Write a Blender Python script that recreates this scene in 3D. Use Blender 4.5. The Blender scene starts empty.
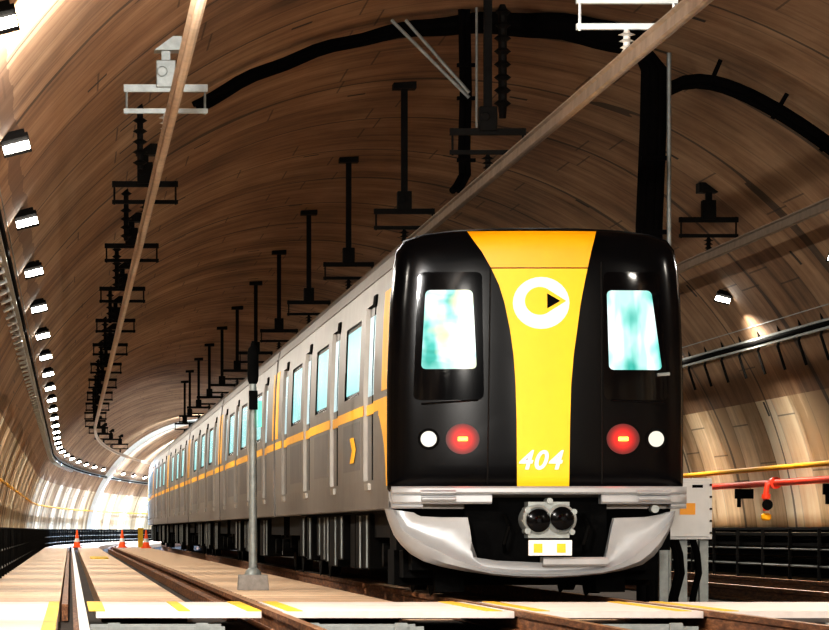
import bpy, math, random
random.seed(4)
COL = bpy.context.scene.collection
SC = bpy.context.scene
PI = math.pi

# ------------------------------------------------------------------ track path
S0, RC = 150.0, 930.0
def P(s, lat, z):
    if s <= S0:
        return (lat, s, z)
    a = (s - S0) / RC
    return (RC - (RC - lat) * math.cos(a), S0 + (RC - lat) * math.sin(a), z)
def heading(s):
    return 0.0 if s <= S0 else (s - S0) / RC
CX, RT = 5.15, 7.05            # tunnel centre line and bore radius (centre at rail level)
def bore(lat):
    return math.sqrt(RT * RT - (lat - CX) ** 2)

# ------------------------------------------------------------------ mesh helpers
class MB:
    def __init__(self):
        self.v = []; self.f = []; self.m = []; self.uv = {}
    def add(self, vs, fs, mi=0):
        b = len(self.v); self.v += [tuple(p) for p in vs]
        for f in fs:
            self.f.append(tuple(b + i for i in f)); self.m.append(mi)
        return b
    def box(self, a, b, mi=0):
        x0, y0, z0 = a; x1, y1, z1 = b
        self.add([(x0,y0,z0),(x1,y0,z0),(x1,y1,z0),(x0,y1,z0),(x0,y0,z1),(x1,y0,z1),(x1,y1,z1),(x0,y1,z1)],
                 [(0,3,2,1),(4,5,6,7),(0,1,5,4),(1,2,6,5),(2,3,7,6),(3,0,4,7)], mi)
        return self
    def cbox(self, c, s, mi=0):
        return self.box([c[i]-s[i]/2 for i in range(3)], [c[i]+s[i]/2 for i in range(3)], mi)
    def tube(self, pts, r, n=8, mi=0, cap=True, radii=None):
        from mathutils import Vector
        pts = [Vector(p) for p in pts]; rings = []
        up = None
        for i, p in enumerate(pts):
            t = (pts[min(i+1, len(pts)-1)] - pts[max(i-1, 0)]).normalized()
            if up is None:
                up = Vector((0,0,1)) if abs(t.z) < .9 else Vector((1,0,0))
            s = t.cross(up).normalized(); up = s.cross(t).normalized()
            rr = radii[i] if radii else r
            rings.append([p + (s*math.cos(2*PI*k/n) + up*math.sin(2*PI*k/n))*rr for k in range(n)])
        b = len(self.v)
        for rg in rings: self.v += [tuple(q) for q in rg]
        for i in range(len(rings)-1):
            for k in range(n):
                k2 = (k+1) % n
                self.f.append((b+i*n+k, b+i*n+k2, b+(i+1)*n+k2, b+(i+1)*n+k)); self.m.append(mi)
        if cap:
            self.f.append(tuple(b+k for k in reversed(range(n)))); self.m.append(mi)
            e = b+(len(rings)-1)*n
            self.f.append(tuple(e+k for k in range(n))); self.m.append(mi)
        return self
    def lathe(self, prof, c=(0,0,0), axis='z', n=20, mi=0):
        b = len(self.v)
        for r, h in prof:
            for k in range(n):
                a = 2*PI*k/n; u, w = r*math.cos(a), r*math.sin(a)
                q = (u, w, h) if axis == 'z' else ((u, h, w) if axis == 'y' else (h, u, w))
                self.v.append((c[0]+q[0], c[1]+q[1], c[2]+q[2]))
        for i in range(len(prof)-1):
            for k in range(n):
                k2 = (k+1) % n
                self.f.append((b+i*n+k, b+i*n+k2, b+(i+1)*n+k2, b+(i+1)*n+k)); self.m.append(mi)
        self.f.append(tuple(b+k for k in reversed(range(n)))); self.m.append(mi)
        e = b+(len(prof)-1)*n
        self.f.append(tuple(e+k for k in range(n))); self.m.append(mi)
        return self
    def sweep(self, prof, s_list, mi=0, cap=True):
        """closed 2D profile (lat, z) swept along the track path"""
        n = len(prof); b = len(self.v)
        for s in s_list:
            for lat, z in prof: self.v.append(P(s, lat, z))
        for i in range(len(s_list)-1):
            for k in range(n):
                k2 = (k+1) % n
                self.f.append((b+i*n+k, b+i*n+k2, b+(i+1)*n+k2, b+(i+1)*n+k)); self.m.append(mi)
        if cap:
            self.f.append(tuple(b+k for k in reversed(range(n)))); self.m.append(mi)
            e = b+(len(s_list)-1)*n
            self.f.append(tuple(e+k for k in range(n))); self.m.append(mi)
        return self
    def rect_sweep(self, l0, l1, z0, z1, s_list, mi=0):
        return self.sweep([(l0,z0),(l1,z0),(l1,z1),(l0,z1)], s_list, mi)
    def grid(self, rows, mi=0):
        b = len(self.v); n = len(rows[0])
        for r in rows: self.v += [tuple(p) for p in r]
        for i in range(len(rows)-1):
            for k in range(n-1):
                self.f.append((b+i*n+k, b+i*n+k+1, b+(i+1)*n+k+1, b+(i+1)*n+k)); self.m.append(mi)
        return self
    def build(self, name, mats, parent=None, smooth=False, bevel=0, loc=None, kind=None, label=None):
        me = bpy.data.meshes.new(name)
        me.from_pydata(self.v, [], self.f)
        if not isinstance(mats, (list, tuple)): mats = [mats]
        for m in mats: me.materials.append(m)
        for p, mi in zip(me.polygons, self.m): p.material_index = mi
        import bmesh
        bm = bmesh.new(); bm.from_mesh(me)
        bmesh.ops.recalc_face_normals(bm, faces=bm.faces); bm.to_mesh(me); bm.free()
        if smooth:
            for p in me.polygons: p.use_smooth = True
            try: me.set_sharp_from_angle(angle=math.radians(38))
            except Exception: pass
        o = bpy.data.objects.new(name, me); COL.objects.link(o)
        if bevel:
            md = o.modifiers.new('bevel', 'BEVEL'); md.width = bevel; md.segments = 2; md.limit_method = 'ANGLE'
        if parent: o.parent = parent
        if loc: o.location = loc
        if kind: o['kind'] = kind
        if label: o['label'] = label
        return o

def tag(o, label, cat, group=None):
    o['label'] = label; o['category'] = cat
    if group: o['group'] = group
    return o
def thing(name, label, cat, loc=(0,0,0), rz=0, group=None):
    o = bpy.data.objects.new(name, None); COL.objects.link(o)
    o.empty_display_size = .2
    o.location = loc; o.rotation_euler = (0,0,rz)
    return tag(o, label, cat, group)
def dup(root, loc=None, rz=None, label=None, group=None):
    r = root.copy(); COL.objects.link(r)
    if loc is not None: r.location = loc
    if rz is not None: r.rotation_euler = (0,0,rz)
    if label: r['label'] = label
    if group: r['group'] = group
    for ch in list(root.children):
        c = ch.copy(); COL.objects.link(c); c.parent = r
        for g in list(ch.children):
            d = g.copy(); COL.objects.link(d); d.parent = c
    return r

# ------------------------------------------------------------------ materials
def newmat(name):
    m = bpy.data.materials.new(name); m.use_nodes = True
    nt = m.node_tree; b = nt.nodes['Principled BSDF']
    return m, nt, b
def noise(nt, scale, vec=None, detail=4, rough=.6):
    n = nt.nodes.new('ShaderNodeTexNoise'); n.inputs['Scale'].default_value = scale
    n.inputs['Detail'].default_value = detail; n.inputs['Roughness'].default_value = rough
    if vec is not None: nt.links.new(vec, n.inputs['Vector'])
    return n.outputs['Fac']
def ramp(nt, fac, stops, interp='LINEAR'):
    r = nt.nodes.new('ShaderNodeValToRGB'); r.color_ramp.interpolation = interp
    e = r.color_ramp.elements
    while len(e) > 1: e.remove(e[-1])
    e[0].position = stops[0][0]; e[0].color = (*stops[0][1], 1)
    for p, c in stops[1:]:
        x = e.new(p); x.color = (*c, 1)
    nt.links.new(fac, r.inputs['Fac'])
    return r.outputs['Color']
def mth(nt, op, a, b=None, c=None):
    n = nt.nodes.new('ShaderNodeMath'); n.operation = op
    for i, x in enumerate((a, b, c)):
        if x is None: continue
        if isinstance(x, (int, float)): n.inputs[i].default_value = x
        else: nt.links.new(x, n.inputs[i])
    return n.outputs[0]
def mixc(nt, fac, a, b, typ='MIX'):
    n = nt.nodes.new('ShaderNodeMix'); n.data_type = 'RGBA'; n.blend_type = typ
    for s, x in ((n.inputs[0], fac), (n.inputs[6], a), (n.inputs[7], b)):
        if isinstance(x, (int, float)): s.default_value = x
        elif isinstance(x, tuple): s.default_value = (*x, 1)
        else: nt.links.new(x, s)
    return n.outputs[2]
def mapping(nt, vec, scale, loc=(0,0,0)):
    n = nt.nodes.new('ShaderNodeMapping'); n.inputs['Scale'].default_value = scale
    n.inputs['Location'].default_value = loc
    nt.links.new(vec, n.inputs['Vector']); return n.outputs[0]
def coord(nt, which='Object'):
    return nt.nodes.new('ShaderNodeTexCoord').outputs[which]
def plain(name, col, rough=.5, metal=0.0, var=.25, scale=6, bump=0, coat=0, emis=None, es=0):
    """procedural: base colour mottled by noise"""
    m, nt, b = newmat(name)
    f = noise(nt, scale, coord(nt), 5)
    lo = tuple(c*(1-var) for c in col); hi = tuple(min(1, c*(1+var)) for c in col)
    nt.links.new(ramp(nt, f, [(.3, lo), (.7, hi)]), b.inputs['Base Color'])
    b.inputs['Roughness'].default_value = rough; b.inputs['Metallic'].default_value = metal
    if coat: b.inputs['Coat Weight'].default_value = coat; b.inputs['Coat Roughness'].default_value = .05
    if bump:
        bp = nt.nodes.new('ShaderNodeBump'); bp.inputs['Strength'].default_value = bump
        nt.links.new(noise(nt, scale*6, coord(nt), 4), bp.inputs['Height']); nt.links.new(bp.outputs[0], b.inputs['Normal'])
    if emis:
        b.inputs['Emission Color'].default_value = (*emis, 1); b.inputs['Emission Strength'].default_value = es
    return m

M = {}
M['steel'] = plain('brushed_stainless', (.20,.185,.17), .42, .5, .12, 3)
M['steel_door'] = plain('door_stainless', (.15,.145,.14), .45, .5, .12, 3)
M['jamb'] = plain('door_jamb_steel', (.34,.31,.27), .4, .4, .1, 4)
M['silver'] = plain('silver_paint', (.36,.37,.38), .38, .3, .08, 3)
M['grey_paint'] = plain('grey_paint', (.38,.38,.38), .4, .2, .1, 4)
M['black_gloss'] = plain('black_gloss', (.002,.002,.0025), .16, 0, .2, 3)
M['black_gloss'].node_tree.nodes['Principled BSDF'].inputs['Specular IOR Level'].default_value = .28
M['black_glass'] = plain('black_glass', (.001,.001,.0015), .05, 0, .2, 3)
M['black'] = plain('matt_black', (.004,.004,.004), .9, 0, .4, 5)
M['dark_or_shaded_steel'] = plain('dark_or_shaded_steel', (.009,.008,.007), .7, .2, .4, 5)
M['under'] = plain('underframe_black', (.004,.0037,.0033), .7, .1, .5, 4)
M['orange'] = plain('orange_yellow_paint', (1.0,.40,.002), .4, 0, .05, 3)
M['yellow'] = plain('train_yellow', (.95,.54,.003), .45, 0, .04, 3)
M['yellow_side'] = plain('side_yellow', (1.0,.46,.004), .5, 0, .08, 3)
M['yellow_paint'] = plain('safety_yellow', (.90,.55,.03), .6, 0, .2, 8)
M['white_paint'] = plain('white_paint', (.86,.85,.84), .5, 0, .06, 8)
M['galv'] = plain('galvanised_steel', (.27,.29,.28), .5, .4, .2, 10)
M['galv_lit'] = plain('lit_galvanised_steel', (.62,.66,.66), .45, .3, .12, 10)  # paler galvanised copy: lamp light put into the colour
M['rail_alu'] = plain('conductor_aluminium', (.46,.33,.22), .45, .35, .2, 4)
M['rail_alu_d'] = plain('conductor_aluminium_dull', (.26,.20,.15), .5, .4, .25, 4)
M['cable'] = plain('black_cable', (.003,.0025,.0025), .9, 0, .3, 10)
M['cable'].node_tree.nodes['Principled BSDF'].inputs['Specular IOR Level'].default_value = .1
M['ceramic'] = plain('insulator', (.62,.60,.55), .3, 0, .1, 10)
M['red_pipe'] = plain('red_pipe', (.85,.06,.02), .4, 0, .1, 6)
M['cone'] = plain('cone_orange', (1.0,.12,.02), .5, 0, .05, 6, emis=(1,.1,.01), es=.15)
M['conc_block'] = plain('concrete_block', (.28,.26,.24), .85, 0, .2, 12, bump=.3)
M['cab_grey'] = plain('cabinet_paint', (.72,.73,.72), .5, 0, .07, 4)
M['orange_sign'] = plain('orange_sign', (.95,.40,.02), .5, 0, .05, 6)
M['blue_sign'] = plain('blue_sign', (.02,.12,.55), .5, 0, .05, 6)

def emit(name, col, strength, var=0.0, scale=4):
    m, nt, b = newmat(name)
    f = noise(nt, scale, coord(nt), 3)
    c = ramp(nt, f, [(.3, tuple(x*(1-var) for x in col)), (.7, col)])
    nt.links.new(c, b.inputs['Emission Color']); b.inputs['Emission Strength'].default_value = strength
    b.inputs['Base Color'].default_value = (*col, 1); b.inputs['Roughness'].default_value = .2
    return m
M['lamp'] = emit('flood_lens', (1.0,.97,.88), 30)
M['headlamp'] = emit('headlamp_glass', (.95,.88,.75), .9)
M['side_glass'] = emit('lit_side_glass', (.30,.74,.74), 1.0, .25, 1.2)
M['side_glass2'] = emit('lit_door_glass', (.50,.72,.76), .95, .3, 1.5)
M['tl_core'] = emit('tail_core', (1.0,.38,.05), 3)

for k_, v_ in (('cable',.05),('dark_or_shaded_steel',.1),('under',.04),('black',.05),('black_gloss',.12),('black_glass',.25),('side_glass',.05),('side_glass2',.05)):
    M[k_].node_tree.nodes['Principled BSDF'].inputs['Specular IOR Level'].default_value = v_
for k_ in ('side_glass','side_glass2','lamp','headlamp'):
    M[k_].node_tree.nodes['Principled BSDF'].inputs['Base Color'].default_value = (.03,.04,.04,1)
for k_ in ('dark_or_shaded_steel','under'):
    M[k_].node_tree.nodes['Principled BSDF'].inputs['Metallic'].default_value = 0
# red disc around the tail lamp: its halo painted as a fading glow
m, nt, b = newmat('tail_lens_halo'); M['tail'] = m
g = nt.nodes.new('ShaderNodeTexGradient'); g.gradient_type = 'SPHERICAL'
nt.links.new(mapping(nt, coord(nt), (6.2,6.2,6.2)), g.inputs[0])
nt.links.new(ramp(nt, g.outputs['Fac'], [(0,(.03,0,0)),(.2,(.16,.0,.0)),(.55,(.6,.004,.002)),(.85,(1,.05,.02))]), b.inputs['Emission Color'])
b.inputs['Emission Strength'].default_value = 1.3; b.inputs['Base Color'].default_value = (.02,0,0,1)

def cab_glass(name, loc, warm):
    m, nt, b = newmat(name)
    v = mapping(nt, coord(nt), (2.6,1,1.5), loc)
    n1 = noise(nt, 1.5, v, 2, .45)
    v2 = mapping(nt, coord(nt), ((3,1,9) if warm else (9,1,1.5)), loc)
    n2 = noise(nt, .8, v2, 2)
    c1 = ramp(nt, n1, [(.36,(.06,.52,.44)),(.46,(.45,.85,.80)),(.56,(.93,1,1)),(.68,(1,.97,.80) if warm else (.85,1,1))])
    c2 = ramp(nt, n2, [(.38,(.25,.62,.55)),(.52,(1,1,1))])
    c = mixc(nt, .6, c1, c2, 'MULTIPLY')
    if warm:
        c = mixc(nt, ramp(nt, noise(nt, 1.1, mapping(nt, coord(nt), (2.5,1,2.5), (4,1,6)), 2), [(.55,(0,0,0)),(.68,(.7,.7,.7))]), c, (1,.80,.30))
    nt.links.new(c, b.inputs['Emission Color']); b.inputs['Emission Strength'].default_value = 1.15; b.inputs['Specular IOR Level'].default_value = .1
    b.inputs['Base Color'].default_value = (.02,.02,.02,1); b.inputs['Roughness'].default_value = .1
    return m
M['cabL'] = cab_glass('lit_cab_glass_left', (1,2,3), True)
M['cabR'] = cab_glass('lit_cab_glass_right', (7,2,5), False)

# concrete tunnel lining; UV = (arc length from crown, distance along tunnel)
def lining(name, dark, mid, light, contrast_ring, bands=False, streak=1.0):
    m, nt, b = newmat(name)
    uv = coord(nt, 'UV')
    sep = nt.nodes.new('ShaderNodeSeparateXYZ'); nt.links.new(uv, sep.inputs[0])
    U, V = sep.outputs[0], sep.outputs[1]
    # per ring tone
    ring = mth(nt, 'FLOOR', mth(nt, 'DIVIDE', V, 1.5))
    wn = nt.nodes.new('ShaderNodeTexWhiteNoise'); wn.noise_dimensions = '1D'; nt.links.new(ring, wn.inputs['W'])
    # streaks that follow the arc
    st = noise(nt, 1, mapping(nt, uv, (.30, .9, 1)), 6, .72)
    st2 = noise(nt, 1, mapping(nt, uv, (.5, 3.2, 1), (3,8,0)), 4, .7)
    blot = noise(nt, 1, mapping(nt, uv, (.55, .16, 1), (9,2,0)), 5, .6)
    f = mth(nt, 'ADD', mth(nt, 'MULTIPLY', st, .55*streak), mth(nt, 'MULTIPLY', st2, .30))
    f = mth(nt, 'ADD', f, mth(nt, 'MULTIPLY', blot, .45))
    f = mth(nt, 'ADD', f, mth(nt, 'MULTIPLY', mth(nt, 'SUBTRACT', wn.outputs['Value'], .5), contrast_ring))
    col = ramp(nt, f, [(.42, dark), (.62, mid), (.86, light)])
    # ring joints
    fr = mth(nt, 'FRACT', mth(nt, 'DIVIDE', V, 1.5))
    j = mth(nt, 'LESS_THAN', fr, .05)
    big = mth(nt, 'LESS_THAN', mth(nt, 'FRACT', mth(nt, 'DIVIDE', mth(nt,'ADD',V, mth(nt,'MULTIPLY', noise(nt,1,mapping(nt,uv,(.12,.4,1)),2), 2.6)), 5.1)), .035)
    jj = mth(nt, 'MAXIMUM', mth(nt, 'MULTIPLY', j, .28), mth(nt, 'MULTIPLY', big, .75))
    col = mixc(nt, jj, col, (.012,.008,.006))
    # bolt pockets: short dark slots
    par = mth(nt, 'MULTIPLY', wn.outputs['Value'], 1.7)
    fu = mth(nt, 'FRACT', mth(nt, 'ADD', mth(nt, 'DIVIDE', U, 2.35), par))
    sl = mth(nt, 'MULTIPLY', mth(nt, 'LESS_THAN', fu, .11), mth(nt, 'COMPARE', fr, .5, .055))
    sl = mth(nt, 'MULTIPLY', sl, mth(nt, 'GREATER_THAN', wn.outputs['Value'], .62))
    col = mixc(nt, mth(nt, 'MULTIPLY', sl, .92), col, (.006,.005,.004))
    # segment joints along the tunnel
    fs = mth(nt, 'LESS_THAN', mth(nt, 'FRACT', mth(nt, 'ADD', mth(nt, 'DIVIDE', U, 3.3), mth(nt, 'MULTIPLY', wn.outputs['Value'], .8))), .008)
    col = mixc(nt, mth(nt, 'MULTIPLY', fs, .6), col, (.02,.014,.01))
    if bands:   # brown water stains running lengthways on the left shoulder
        w = mth(nt, 'ADD', U, mth(nt, 'MULTIPLY', noise(nt, 1, mapping(nt, uv, (.5,.5,1)), 3), .25))
        for c0, hw in ((-6.93,.13), (-6.48,.10)):
            k = mth(nt, 'COMPARE', w, c0, hw)
            col = mixc(nt, mth(nt, 'MULTIPLY', k, .75), col, (.16,.085,.045))
    nt.links.new(col, b.inputs['Base Color']); b.inputs['Roughness'].default_value = .75
    bp = nt.nodes.new('ShaderNodeBump'); bp.inputs['Strength'].default_value = .35; bp.inputs['Distance'].default_value = .01
    hgt = mth(nt, 'SUBTRACT', f, mth(nt, 'MULTIPLY', jj, 1.0))
    nt.links.new(hgt, bp.inputs['Height']); nt.links.new(bp.outputs[0], b.inputs['Normal'])
    return m
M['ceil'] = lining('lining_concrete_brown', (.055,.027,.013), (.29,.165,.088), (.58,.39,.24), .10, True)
M['wall'] = lining('lining_concrete_pale', (.40,.27,.15), (.82,.64,.43), (1.0,.93,.76), .5, False, .8)  # strong ring contrast paints the ribbed shading of the lamps

def floor_mat(name, c0, c1, joint, jd=1.2, cross=True):
    m, nt, b = newmat(name)
    o = coord(nt)
    sep = nt.nodes.new('ShaderNodeSeparateXYZ'); nt.links.new(o, sep.inputs[0])
    f = mth(nt, 'ADD', mth(nt,'MULTIPLY', noise(nt, 1, mapping(nt, o, (.6,1.4,1)), 6, .65), .6), mth(nt,'MULTIPLY', noise(nt, 9, o, 3), .4))
    col = ramp(nt, f, [(.38, c0), (.62, c1)])
    k = mth(nt, 'LESS_THAN', mth(nt, 'FRACT', mth(nt, 'DIVIDE', sep.outputs[1], jd)), .10)
    col = mixc(nt, mth(nt, 'MULTIPLY', k, .95), col, joint)
    nt.links.new(col, b.inputs['Base Color']); b.inputs['Roughness'].default_value = .6
    bp = nt.nodes.new('ShaderNodeBump'); bp.inputs['Strength'].default_value = .25
    nt.links.new(f, bp.inputs['Height']); nt.links.new(bp.outputs[0], b.inputs['Normal'])
    return m
M['slab'] = floor_mat('beige_track_slab', (.60,.40,.25), (.86,.62,.42), (.25,.12,.06))
M['ballast'] = plain('dark_ballast', (.026,.015,.009), .9, 0, .8, 7, bump=.8)
M['white_slab'] = floor_mat('white_crossing', (.74,.66,.61), (.88,.80,.75), (.6,.5,.45), 50)
m, nt, b = newmat('rusty_rail'); M['rust'] = m
nt.links.new(ramp(nt, noise(nt, 5, mapping(nt, coord(nt), (6,.6,6)), 6, .7), [(.3,(.035,.013,.006)),(.5,(.19,.075,.028)),(.7,(.42,.20,.09))]), b.inputs['Base Color'])
b.inputs['Roughness'].default_value = .6; b.inputs['Metallic'].default_value = .25
M['rail_top'] = plain('polished_rail_head', (.72,.70,.68), .35, .8, .15, 4)
M['rail_top_rust'] = plain('brown_rail_head', (.48,.27,.15), .45, .5, .3, 3)

# ------------------------------------------------------------------ setting
def srange(a, b, step=2.0):
    L = []; s = a
    while s < b - 1e-6: L.append(s); s += step
    L.append(b); return L
S_START, S_END = -12.0, 330.0
def lining_part(name, mat, segs):
    ss = srange(S_START, S_END, 3.0)
    me = bpy.data.meshes.new(name); vs = []; fs = []; uvs = []
    n = len(segs)
    for s in ss:
        for lat, z, u in segs: vs.append(P(s, lat, z))
    loops = []
    for i in range(len(ss)-1):
        for k in range(n-1):
            fs.append((i*n+k, i*n+k+1, (i+1)*n+k+1, (i+1)*n+k))
            loops += [(segs[k][2], ss[i]), (segs[k+1][2], ss[i]), (segs[k+1][2], ss[i+1]), (segs[k][2], ss[i+1])]
    me.from_pydata(vs, [], fs)
    uvl = me.uv_layers.new(name='UVMap')
    for i, t in enumerate(loops): uvl.data[i].uv = t
    for p in me.polygons: p.use_smooth = True
    me.materials.append(mat)
    o = bpy.data.objects.new(name, me); COL.objects.link(o); o['kind'] = 'structure'
    return o
def arc(a0, a1, n):
    out = []
    for i in range(n+1):
        a = a0 + (a1-a0)*i/n
        out.append((CX+RT*math.sin(a), RT*math.cos(a), RT*a))
    return out
AW = math.radians(66)
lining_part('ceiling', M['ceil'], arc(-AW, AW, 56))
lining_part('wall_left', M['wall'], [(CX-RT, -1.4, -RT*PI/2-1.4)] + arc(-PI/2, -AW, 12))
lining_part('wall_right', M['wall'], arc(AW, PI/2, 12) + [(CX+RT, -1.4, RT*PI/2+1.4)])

S_EDGE = 33.0
long_s = srange(S_EDGE, S_END, 4.0)
white_s = [S_EDGE, 37.3]
FL = MB()
# beige slab pieces (tops at z=0), grooves beside each rail left open
slab_bands = [(-1.2, -.10), (.30, 1.12), (1.84, 3.15)]
for l0, l1 in slab_bands:
    FL.rect_sweep(l0, l1, -.35, 0.0, srange(37.3, S_END, 4.0), 0)
# groove bottoms and ballast beds
FL.rect_sweep(-1.95, 12.25, -.45, -.18, long_s, 1)
FL.rect_sweep(CX-RT-.05, -1.2, -.45, -.05, long_s, 1)
FL.build('floor', [M['slab'], M['ballast']], kind='structure')
PB = MB()
PB.box((CX-RT-.05, S_START, -1.4), (CX+RT+.05, S_EDGE+.3, -.9))
PB.box((CX-RT-.05, S_EDGE+.05, -1.4), (CX+RT+.05, S_EDGE+.4, -.46))
PB.build('trim_1', M['ballast'], kind='structure')     # sunken bed in front of the crossing
# white crossing strip
W = MB()
for l0, l1 in ((-1.2,-.10),(.22,1.62),(1.80,3.76),(3.84,5.36),(5.44,8.22),(8.30,9.82),(9.90,11.2)):
    W.box((l0, S_EDGE, -.045), (l1, 37.3, .012))
# left walkway block runs on toward the camera
W.box((-1.2, 20.0, -.12), (-.10, S_EDGE, .012))
W.build('trim_2', M['white_slab'], kind='structure')
Y = MB()
for l0, l1, s0 in ((-.20,-.10,20.0),(.16,.30,S_EDGE),(.92,1.02,S_EDGE),(1.50,1.62,S_EDGE),(1.84,1.97,S_EDGE),(3.52,3.66,S_EDGE),(3.94,4.06,S_EDGE),(5.14,5.26,S_EDGE),(5.54,5.66,S_EDGE)):
    Y.box((l0, s0, .012), (l1, 37.3, .018))
Y.build('trim_3', M['yellow_paint'], kind='structure')
# steel trestles that carry rails and strip over the sunken bed
def trestle(lat, label):
    t = thing('rail_trestle', label, 'trestle', (lat, 32.4, -.9), 0, 'steel trestles below the white crossing')
    MB().box((-.55,-.45,.76),(.55,-.40,.81)).box((-.55,.35,.76),(.55,.40,.81)).build('top_beam', M['galv'], t)
    for sx in (-.36, .36):
        MB().box((sx-.05,-.50,0),(sx+.05,-.45,.84)).build('leg', M['galv'], t)
        MB().box((sx-.05,.40,0),(sx+.05,.50,.76)).build('leg', M['galv'], t)
    MB().tube([(-.36,-.42,.1),(.36,-.42,.7)], .025).build('brace', M['dark_or_shaded_steel'], t)
    return t
trestle(.72, 'grey steel trestle below the white crossing, between the two rails of the left track')
trestle(2.35, 'grey steel trestle below the white crossing, just right of the left track')
trestle(4.6, 'grey steel trestle below the crossing, straight in front of the train')
trestle(6.6, 'grey steel trestle at the lower right corner, under the white crossing')

# rails
def rail(lat, label, head='rail_top', s0=24.0, s1=S_END, grp='running rails'):
    b = MB(); s = srange(s0, s1, 4.0)
    z0 = -.17
    prof = [(-.07,z0),(.07,z0),(.07,z0+.015),(.012,z0+.035),(.012,-.035),(.036,-.028),(.036,0.02),(-.036,0.02),(-.036,-.028),(-.012,-.035),(-.012,z0+.035),(-.07,z0+.015)]
    prof = [(lat+x, z) for x, z in prof]
    b.sweep(prof, s, 0)
    n = len(prof)
    for i, f in enumerate(b.f):
        if len(f) == 4 and (i % n) == 6: b.m[i] = 1
    o = b.build('steel_rail', [M['rust'], M[head]])
    return tag(o, label, 'rail', grp)
rail(.10, 'bright worn steel rail, left rail of the empty left track')
rail(1.72, 'brown steel rail beside the wide dark gutter, right rail of the left track', 'rail_top_rust')
rail(3.80, 'rusty rail under the left wheels of the train', 'rail_top_rust')
rail(5.40, 'rusty rail under the right wheels of the train', 'rail_top_rust')
rail(8.26, 'rusty nearer rail of the dark track right of the train', 'rail_top_rust')
rail(9.86, 'rusty farther rail of the track beside the right wall', 'rail_top_rust')
# rusty check rails in the gutters
G = MB()
G.sweep([(1.50,-.17),(1.60,-.17),(1.60,-.05),(1.50,-.05)], srange(37.3, 300, 4)); tag(G.build('guard_rail', M['rust']), 'rusty guard rail lying in the gutter of the left track', 'rail')
G = MB()
G.sweep([(-.08,-.17),(-.02,-.17),(-.02,-.01),(-.08,-.01)], srange(37.3, 300, 4)); tag(G.build('guard_rail', M['rust']), 'rusty guard rail hugging the bright left rail', 'rail')
# sleepers under the train track
sl0 = MB().box((3.25,-.13,-.26),(6.0,.13,-.172)).build('sleeper', M['slab'])
tag(sl0, 'pale sleeper across the track under the train', 'sleeper', 'sleepers under the train')
sl0.location = (0, 38.2, 0)
for i in range(1, 30):
    c = sl0.copy(); COL.objects.link(c); c.location = (0, 38.2+i*1.1, 0)

# ------------------------------------------------------------------ conductor rails
def conductor(lat, label, mat):
    b = MB(); z = 4.70
    prof = [(-.045,.13),(.045,.13),(.045,.115),(.02,.10),(.03,.0),(.012,-.01),(-.012,-.01),(-.03,.0),(-.02,.10),(-.045,.115)]
    b.sweep([(lat+x*1.2, z-.07+q) for x, q in prof], srange(14, 300, 4.0))
    tag(b.build('overhead_conductor_rail', mat), label, 'conductor rail', 'overhead conductor rails')
conductor(.98, 'light brown overhead conductor rail above the empty left track', M['rail_alu'])
conductor(4.74, 'brown overhead conductor rail running down to the train roof', M['rail_alu_d'])
conductor(9.30, 'grey overhead conductor rail at the right, ending behind the train', M['rail_alu_d'])

# ------------------------------------------------------------------ hangers
def make_hanger(lat, mat, label, group):
    top = bore(lat)
    t = thing('catenary_hanger', label, 'hanger', (lat, 0, 4.6), 0, group)
    zt = top - 4.6
    MB().box((-.16,-.16,zt-.09),(.16,.16,zt+.05)).build('mounting_plate', mat, t)
    b = MB(); b.box((-.045,-.045,.72),(.045,.045,zt-.05)); b.build('post', mat, t)
    b = MB(); b.box((-.10,-.09,.62),(.10,.09,.90))
    b.lathe([(.055,0),(.055,.05)], (-.04,-.12,.78), 'y', 10); b.build('clamp_box', mat, t, bevel=.01)
    b = MB()
    b.box((-.43,-.04,.58),(.43,.04,.655)); b.box((-.43,-.03,.36),(.43,.03,.41))
    b.build('cross_arm', mat, t)
    for sx in (-.40, .40):
        MB().tube([(sx,0,.35),(sx,0,.66)], .013).build('tie_rod', mat, t)
    prof = [(.02,.36)]
    for k in range(3):
        z = .335-.055*k
        prof += [(.03,z),(.075-.008*k,z-.02),(.03,z-.03)]
    prof += [(.03,.19),(.045,.17),(.045,.14)]
    MB().lathe(prof, (0,0,0), 'z', 12).build('insulator', M['ceramic'] if mat is not M['dark_or_shaded_steel'] else mat, t, smooth=True)
    return t
def ordn(i):
    return ['nearest','second','third','fourth','fifth','sixth','seventh','eighth','ninth','tenth','eleventh','twelfth','thirteenth','fourteenth','fifteenth','sixteenth','seventeenth','eighteenth','nineteenth','twentieth','twenty-first','twenty-second','twenty-third','twenty-fourth','twenty-fifth','twenty-sixth','twenty-seventh','twenty-eighth'][i]
def place_row(lat, s_first, n, mats, row, group):
    proto = {}
    for i in range(n):
        s = s_first + 11.05*i
        mt = mats(i)
        lab = '%s hanger frame %s, %s from the camera' % ('grey steel' if mt is not M['dark_or_shaded_steel'] else 'shade-darkened steel', row, ordn(i))
        x, y, z = P(s, lat, 4.6)
        if mt.name not in proto:
            t = make_hanger(lat, mt, lab, group); proto[mt.name] = t
            t.location = (x, y, z)
        else:
            dup(proto[mt.name], (x, y, z), -heading(s), lab, group)
place_row(.98, 39.9, 16, lambda i: M['galv'] if i < 1 else M['dark_or_shaded_steel'], 'over the empty left track', 'hangers over the left track')  # farther hangers near-black: their silhouette is put into the colour
place_row(4.74, 33.2, 13, lambda i: M['galv_lit'] if i < 1 else M['dark_or_shaded_steel'], 'over the train track', 'hangers over the train track')  # nearest one pale: the light on it is put into the colour
place_row(9.30, 56.8, 1, lambda i: M['dark_or_shaded_steel'], 'above the right hand track', 'hangers over the right track')
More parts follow.
